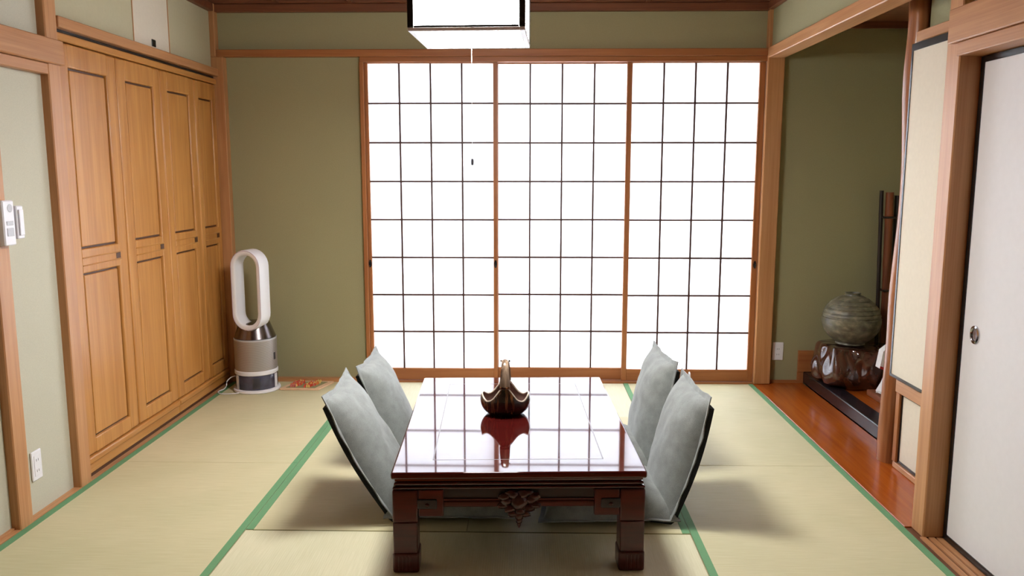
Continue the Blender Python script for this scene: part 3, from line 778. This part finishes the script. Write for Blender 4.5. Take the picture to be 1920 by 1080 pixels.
def loop_mesh(name, mat, outer, inner, y0, y1, bev=.006):
    bm = bmesh.new(); O = stadium(*outer); I = stadium(*inner); n = len(O)
    secs = [(O, y0+bev, 0), (O, y0+bev*.3, .35), (O, y0, .9)]
    def mid(o, i, t): return (o[0]*(1-t)+i[0]*t, o[1]*(1-t)+i[1]*t)
    rings = []
    for t, y in ((0, y1-.004), (0, y0+bev), (.12, y0+.001), (.30, y0), (.75, y0+.001), (.95, y0+.006), (1, y0+.012), (1, y1-.008), (.8, y1), (.2, y1)):
        rings.append([bm.verts.new((mid(o, i, t)[0], y, mid(o, i, t)[1])) for o, i in zip(O, I)])
    rings.append(rings[0])
    for A, C_ in zip(rings, rings[1:]):
        for k in range(n): bm.faces.new((A[k], A[(k+1) % n], C_[(k+1) % n], C_[k]))
    bmesh.ops.remove_doubles(bm, verts=bm.verts, dist=1e-6)
    return obj(name, bm, mat, fan, smooth=True)
lp_ = loop_mesh('loop', M['white_plastic'], (.104, .398, .902), (.074, .430, .870), -.118, -.004)
bm = bmesh.new(); O = stadium(.100, .402, .898); tube(bm, [(x, -.1190, z) for x, z in O]+[(O[0][0], -.1190, O[0][1])], .0012, 6, caps=False)
obj('loop_seam', bm, flat('pinkish_seam', (190, 160, 186), .4), lp_)
# cable
bm = bmesh.new()
cp = [(-1.838, 4.86, .090), (-1.868, 4.845, .085), (-1.895, 4.835, .060), (-1.900, 4.83, .030), (-1.915, 4.82, .012), (-1.935, 4.80, .0065), (-1.930, 4.765, .0058), (-1.90, 4.735, .0052), (-1.85, 4.735, .0052), (-1.80, 4.75, .0052), (-1.775, 4.77, .0052)]
def smooth_path(P_, n=6):
    out = []
    P_ = [Vector(p) for p in P_]
    for i in range(len(P_)-1):
        p0, p1, p2, p3 = P_[max(0, i-1)], P_[i], P_[i+1], P_[min(len(P_)-1, i+2)]
        for k in range(n):
            t = k/n; out.append(.5*((2*p1)+(-p0+p2)*t+(2*p0-5*p1+4*p2-p3)*t*t+(-p0+3*p1-3*p2+p3)*t**3))
    out.append(P_[-1]); return out
tube(bm, smooth_path(cp), .0034, 8)
rot_ = Matrix.Rotation(R_(12), 4, 'Z')
for v in bm.verts: v.co = rot_ @ (v.co-Vector((-1.712, 4.880, .0018)))
obj('power_cord', bm, M['white_plastic'], fan, smooth=True)

# ------------------------------------------------------------------ foot massage board in the corner
tm = thing('massage_board', 'pale wooden board with two rows of colourful beads on the mat by the wall', 'massage board', (-1.42, 4.96, .0018))
bm = bmesh.new(); prism(bm, [(-1.568, 4.86), (-1.556, 4.848), (-1.33, 4.846), (-1.316, 4.852), (-1.262, 5.03), (-1.27, 5.045), (-1.50, 5.050), (-1.512, 5.043)], 2, .0018, .0095)
obj('board', bm, flat('pale_board', (232, 196, 160), .45, .4, 0, 20, .1), tm)
bm = bmesh.new(); prism(bm, [(-1.530, 4.875), (-1.345, 4.872), (-1.30, 5.02), (-1.49, 5.025)], 2, .0095, .0112)
obj('mat', bm, flat('olive_mat', (150, 146, 104), .7), tm)
cols = [flat('bead_red', (212, 74, 52), .4), flat('bead_orange', (226, 128, 70), .4), flat('bead_yellow', (232, 204, 120), .4), flat('bead_pink', (206, 120, 110), .4)]
rnd = random.Random(3)
for (c0, d0) in (((-1.475, 4.95), 0), ((-1.378, 4.945), 1)):
    bms = [bmesh.new() for _ in cols]
    for i in range(5):
        for j in range(9):
            u, v = (i-2)/2, (j-4)/4
            if u*u*.9+v*v > 1.25: continue
            x = c0[0]+u*.026+v*.020*(1 if d0 else .55)+rnd.uniform(-.002, .002); y = c0[1]+v*.066; k = rnd.randrange(4)
            lathe(bms[k], [(0, .0125+.016), (.0042, .0125+.014), (.0055, .0125+.008), (.0045, .0115)], x, y, 7)
    for k, b_ in enumerate(bms): obj('beads', b_, cols[k], tm, smooth=True, kind='stuff', label=['red beads', 'orange beads', 'yellow beads', 'pink beads'][k])

# ------------------------------------------------------------------ alcove: stump, vase, bamboo, doll
def stump_mat():
    m, nt, b = base_mat('polished_root', .16, .6)
    mp = coords(nt, (7, 7, 4)); nz = N(nt, 'ShaderNodeTexNoise'); nz.inputs['Scale'].default_value = 1.5; nz.inputs['Detail'].default_value = 5; nz.inputs['Distortion'].default_value = 1.5
    nt.links.new(mp.outputs[0], nz.inputs['Vector'])
    r = ramp(nt, [(.3, lin((44, 23, 17))), (.7, lin((84, 45, 30)))]); nt.links.new(nz.outputs[0], r.inputs[0]); nt.links.new(r.outputs[0], b.inputs['Base Color'])
    b.inputs['Coat Weight'].default_value = .8; b.inputs['Coat Roughness'].default_value = .06
    return m
M['stump'] = stump_mat()
scx, scy = 1.985, 4.835
bm = bmesh.new(); n = 72; rings = []
prof = [(0, .0), (.60, .0), (.86, .0), (.98, .03), (1.06, .07), (1.10, .13), (1.04, .19), (1.03, .225), (.96, .246), (.84, .250), (.5, .246), (0, .244)]
for (r, z) in prof:
    if r == 0: rings.append([bm.verts.new((scx, scy, .0665+z))]); continue
    ring = []
    for k in range(n):
        a = 2*PI*k/n; d = Vector((math.cos(a), math.sin(a), 0))
        lob = 1+.10*math.sin(5*a+1.2)*(1-.2*z/.25)+.055*math.sin(9*a+z*22)+.16*noise.noise(d*1.6+Vector((0, 0, z*7)))+.10*noise.noise(d*4+Vector((3, 0, z*16)))
        if r < .9: lob = 1+(lob-1)*r
        zz = z+(.010*noise.noise(d*3+Vector((r*2, 0, 0))) if z > .2 else 0)
        x = scx+.200*r*lob*math.cos(a); y = scy+.200*r*lob*math.sin(a)
        if y > 5.078: y = 5.078-(y-5.078)*.05
        lift = max(0, .0805-(.0665+zz)) if x < 1.895 else 0
        ring.append(bm.verts.new((x, y, .0665+zz+lift)))
    rings.append(ring)
for A, C_ in zip(rings, rings[1:]):
    for k in range(n):
        k2 = (k+1) % n
        if len(A) == 1: bm.faces.new((A[0], C_[k], C_[k2]))
        elif len(C_) == 1: bm.faces.new((A[k], A[k2], C_[0]))
        else: bm.faces.new((A[k], A[k2], C_[k2], C_[k]))
fan.scale = (.955, .955, .985)
o = obj('root_stand', bm, M['stump'], None, smooth=True); o['label'] = 'polished dark brown tree root stand on the alcove floor under the round vase'; o['category'] = 'stand'
md = o.modifiers.new('sub', 'SUBSURF'); md.levels = 1; md.render_levels = 1

def vase_mat():
    m, nt, b = base_mat('grey_green_stoneware', .38, .5)
    mp = coords(nt, (22, 22, 34)); nz = N(nt, 'ShaderNodeTexNoise'); nz.inputs['Scale'].default_value = 1; nz.inputs['Detail'].default_value = 6
    nt.links.new(mp.outputs[0], nz.inputs['Vector'])
    r = ramp(nt, [(.35, lin((84, 80, 64))), (.55, lin((112, 108, 88))), (.72, lin((150, 142, 118)))]); nt.links.new(nz.outputs[0], r.inputs[0]); nt.links.new(r.outputs[0], b.inputs['Base Color'])
    bump(nt, b, nz.outputs[0], .35, .004)
    return m
M['vase'] = vase_mat()
vz0 = .3175; vr = .170
vs2 = thing('round_vase', 'round grey-green stoneware vase with carved grooves on the root stand', 'vase', (1.965, 4.84, vz0))
bm = bmesh.new(); prof = [(0, 0), (.075, 0), (.085, .006)]
for i in range(110):
    t = -PI/2+.50+(PI-.82)*i/109; r = vr*math.cos(t); z = .152+.155*math.sin(t)
    if z > .152+.0: r -= .0050*(math.sin(z*2*PI/.024) > .55)*(1 if z < .285 else 0)
    prof.append((r, z))
zt2 = prof[-1][1]; prof += [(.045, zt2+.001), (.042, zt2+.010), (.046, zt2+.018), (.040, zt2+.018), (.036, zt2+.006), (.036, zt2-.04), (0, zt2-.06)]
lathe(bm, [(r, vz0+z) for r, z in prof], 1.965, 4.84, 56); obj('vase_body', bm, M['vase'], vs2, smooth=True)

bb = thing('bamboo_stems', 'dark brown bamboo stems leaning in the alcove corner behind the vase', 'bamboo', (2.27, 4.98, .0665))
M['bamboo'] = wood('smoked_bamboo', (84, 44, 28), (140, 78, 46), 2, .35, .5, 30)
M['bamboo_dark'] = flat('smoked_bamboo_dark', (40, 30, 28), .4)
for k, (x, y, r, top, lean, mt) in enumerate(((2.215, 5.03, .012, 1.245, -.035, 'bamboo_dark'), (2.252, 5.01, .024, 1.235, -.03, 'bamboo'), (2.302, 5.03, .019, 1.215, -.02, 'bamboo_dark'), (2.345, 5.03, .015, 1.16, -.02, 'bamboo'))):
    bm = bmesh.new(); pts = []; rr = []
    nz_ = 24
    for i in range(nz_+1):
        z = .067+(top-.067)*i/nz_; node = (i % 6 == 3)
        pts.append((x+lean*(i/nz_), y, z)); rr.append(r*(1.10 if node else 1))
    tube(bm, pts, rr, 14)
    obj('stem', bm, M[mt], bb, smooth=True)
bm = bmesh.new(); box(bm, 2.185, 2.345, 4.975, 5.055, 1.075, 1.087, bev=.003); box(bm, 2.205, 2.365, 4.975, 5.055, .62, .632, bev=.003)
obj('binding', bm, M['bamboo_dark'], bb)

# doll half hidden behind the alcove post
dl = thing('kimono_doll', 'doll in white and red kimono on a brown board half hidden behind the alcove post', 'doll', (2.115, 4.50, .0665))
M['kim_white'] = flat('white_silk', (226, 224, 222), .6, .3, 0, 50, .03); M['kim_red'] = flat('red_silk', (176, 26, 30), .5)
M['hair'] = flat('black_hair', (16, 14, 14), .35); M['skin'] = flat('doll_skin', (232, 214, 200), .4)
M['gold'] = flat('gold', (230, 196, 110), .25, .5, .8)
dx, dy, dz = 2.115, 4.500, .0665
B('board', wood('brown_board', (116, 66, 44), (140, 84, 56), 0, .4), dl, (dx-.125, dx+.15, dy-.10, dy+.085, dz+.0003, dz+.030), bev=.006, seg=2)
z0 = dz+.035
bm = bmesh.new(); lathe(bm, [(0, z0), (.098, z0), (.104, z0+.006), (.082, z0+.05), (.062, z0+.12), (.052, z0+.18), (.058, z0+.23), (.050, z0+.275), (.022, z0+.300), (0, z0+.302)], dx, dy, 36, 1, .8, wob=lambda a, z: 1+.05*math.sin(9*a)*(1 if z < z0+.1 else .2))
obj('kimono', bm, M['kim_white'], dl, smooth=True)
bm = bmesh.new(); lathe(bm, [(.054, z0+.150), (.060, z0+.156), (.062, z0+.200), (.056, z0+.206)], dx, dy, 28, 1, .85)
box(bm, dx-.055, dx-.022, dy-.052, dy-.040, z0+.115, z0+.215, bev=.006, seg=2)
obj('sash', bm, M['kim_red'], dl, smooth=True)
for s in (-1, 1):
    bm = bmesh.new(); prism(bm, [(dx+s*.035, z0+.270), (dx+s*.105, z0+.215), (dx+s*.118, z0+.130), (dx+s*.075, z0+.115), (dx+s*.045, z0+.200)], 1, dy-.040, dy+.012)
    sl = obj('sleeve', bm, M['kim_white'], dl)
    bm = bmesh.new(); prism(bm, [(dx+s*.075, z0+.115), (dx+s*.118, z0+.130), (dx+s*.116, z0+.142), (dx+s*.072, z0+.128)], 1, dy-.0415, dy+.0135)
    obj('sleeve_lining', bm, M['kim_red'], sl)
bm = bmesh.new(); blob(bm, (dx, dy-.006, z0+.345), .040, (.86, .92, 1.12), 3); tube(bm, [(dx, dy, z0+.285), (dx, dy, z0+.325)], .013, 12); blob(bm, (dx, dy-.044, z0+.338), .005, (.8, 1, 1.3), 1)
hd = obj('head', bm, M['skin'], dl, smooth=True)
bm = bmesh.new()
for s in (-1, 1): blob(bm, (dx+s*.014, dy-.040, z0+.349), .0045, (1.3, .5, .6), 1)
obj('eyes', bm, M['hair'], hd, smooth=True)
bm = bmesh.new(); blob(bm, (dx, dy-.0405, z0+.323), .0045, (1.3, .5, .6), 1); obj('mouth', bm, M['kim_red'], hd, smooth=True)
bm = bmesh.new(); blob(bm, (dx, dy+.014, z0+.365), .052, (1.0, .85, 1.0), 3, .12, 3, 2); blob(bm, (dx, dy+.012, z0+.42), .030, (1.2, .9, .9), 2); blob(bm, (dx-.045, dy+.012, z0+.345), .022, (.8, 1, 1.3), 2); blob(bm, (dx+.045, dy+.012, z0+.345), .022, (.8, 1, 1.3), 2)
hr_ = obj('hair', bm, M['hair'], dl, smooth=True)
bm = bmesh.new(); blob(bm, (dx-.062, dy-.010, z0+.405), .009, (1, 1, 1), 2); tube(bm, [(dx-.062, dy-.010, z0+.405), (dx, dy, z0+.395)], .002, 6); obj('hairpin', bm, M['gold'], hr_, smooth=True)
bm = bmesh.new()
for k in range(9):
    a = PI+.2+k*.16; blob(bm, (dx+.112*math.cos(a), dy+.088*math.sin(a), z0+.006), .010, (1, 1, .5), 1, .4, 4, k)
obj('hem_lace', bm, M['kim_white'], dl, smooth=True)
dl.scale = (1.1, 1.1, 1.16)

cleanup_tags()
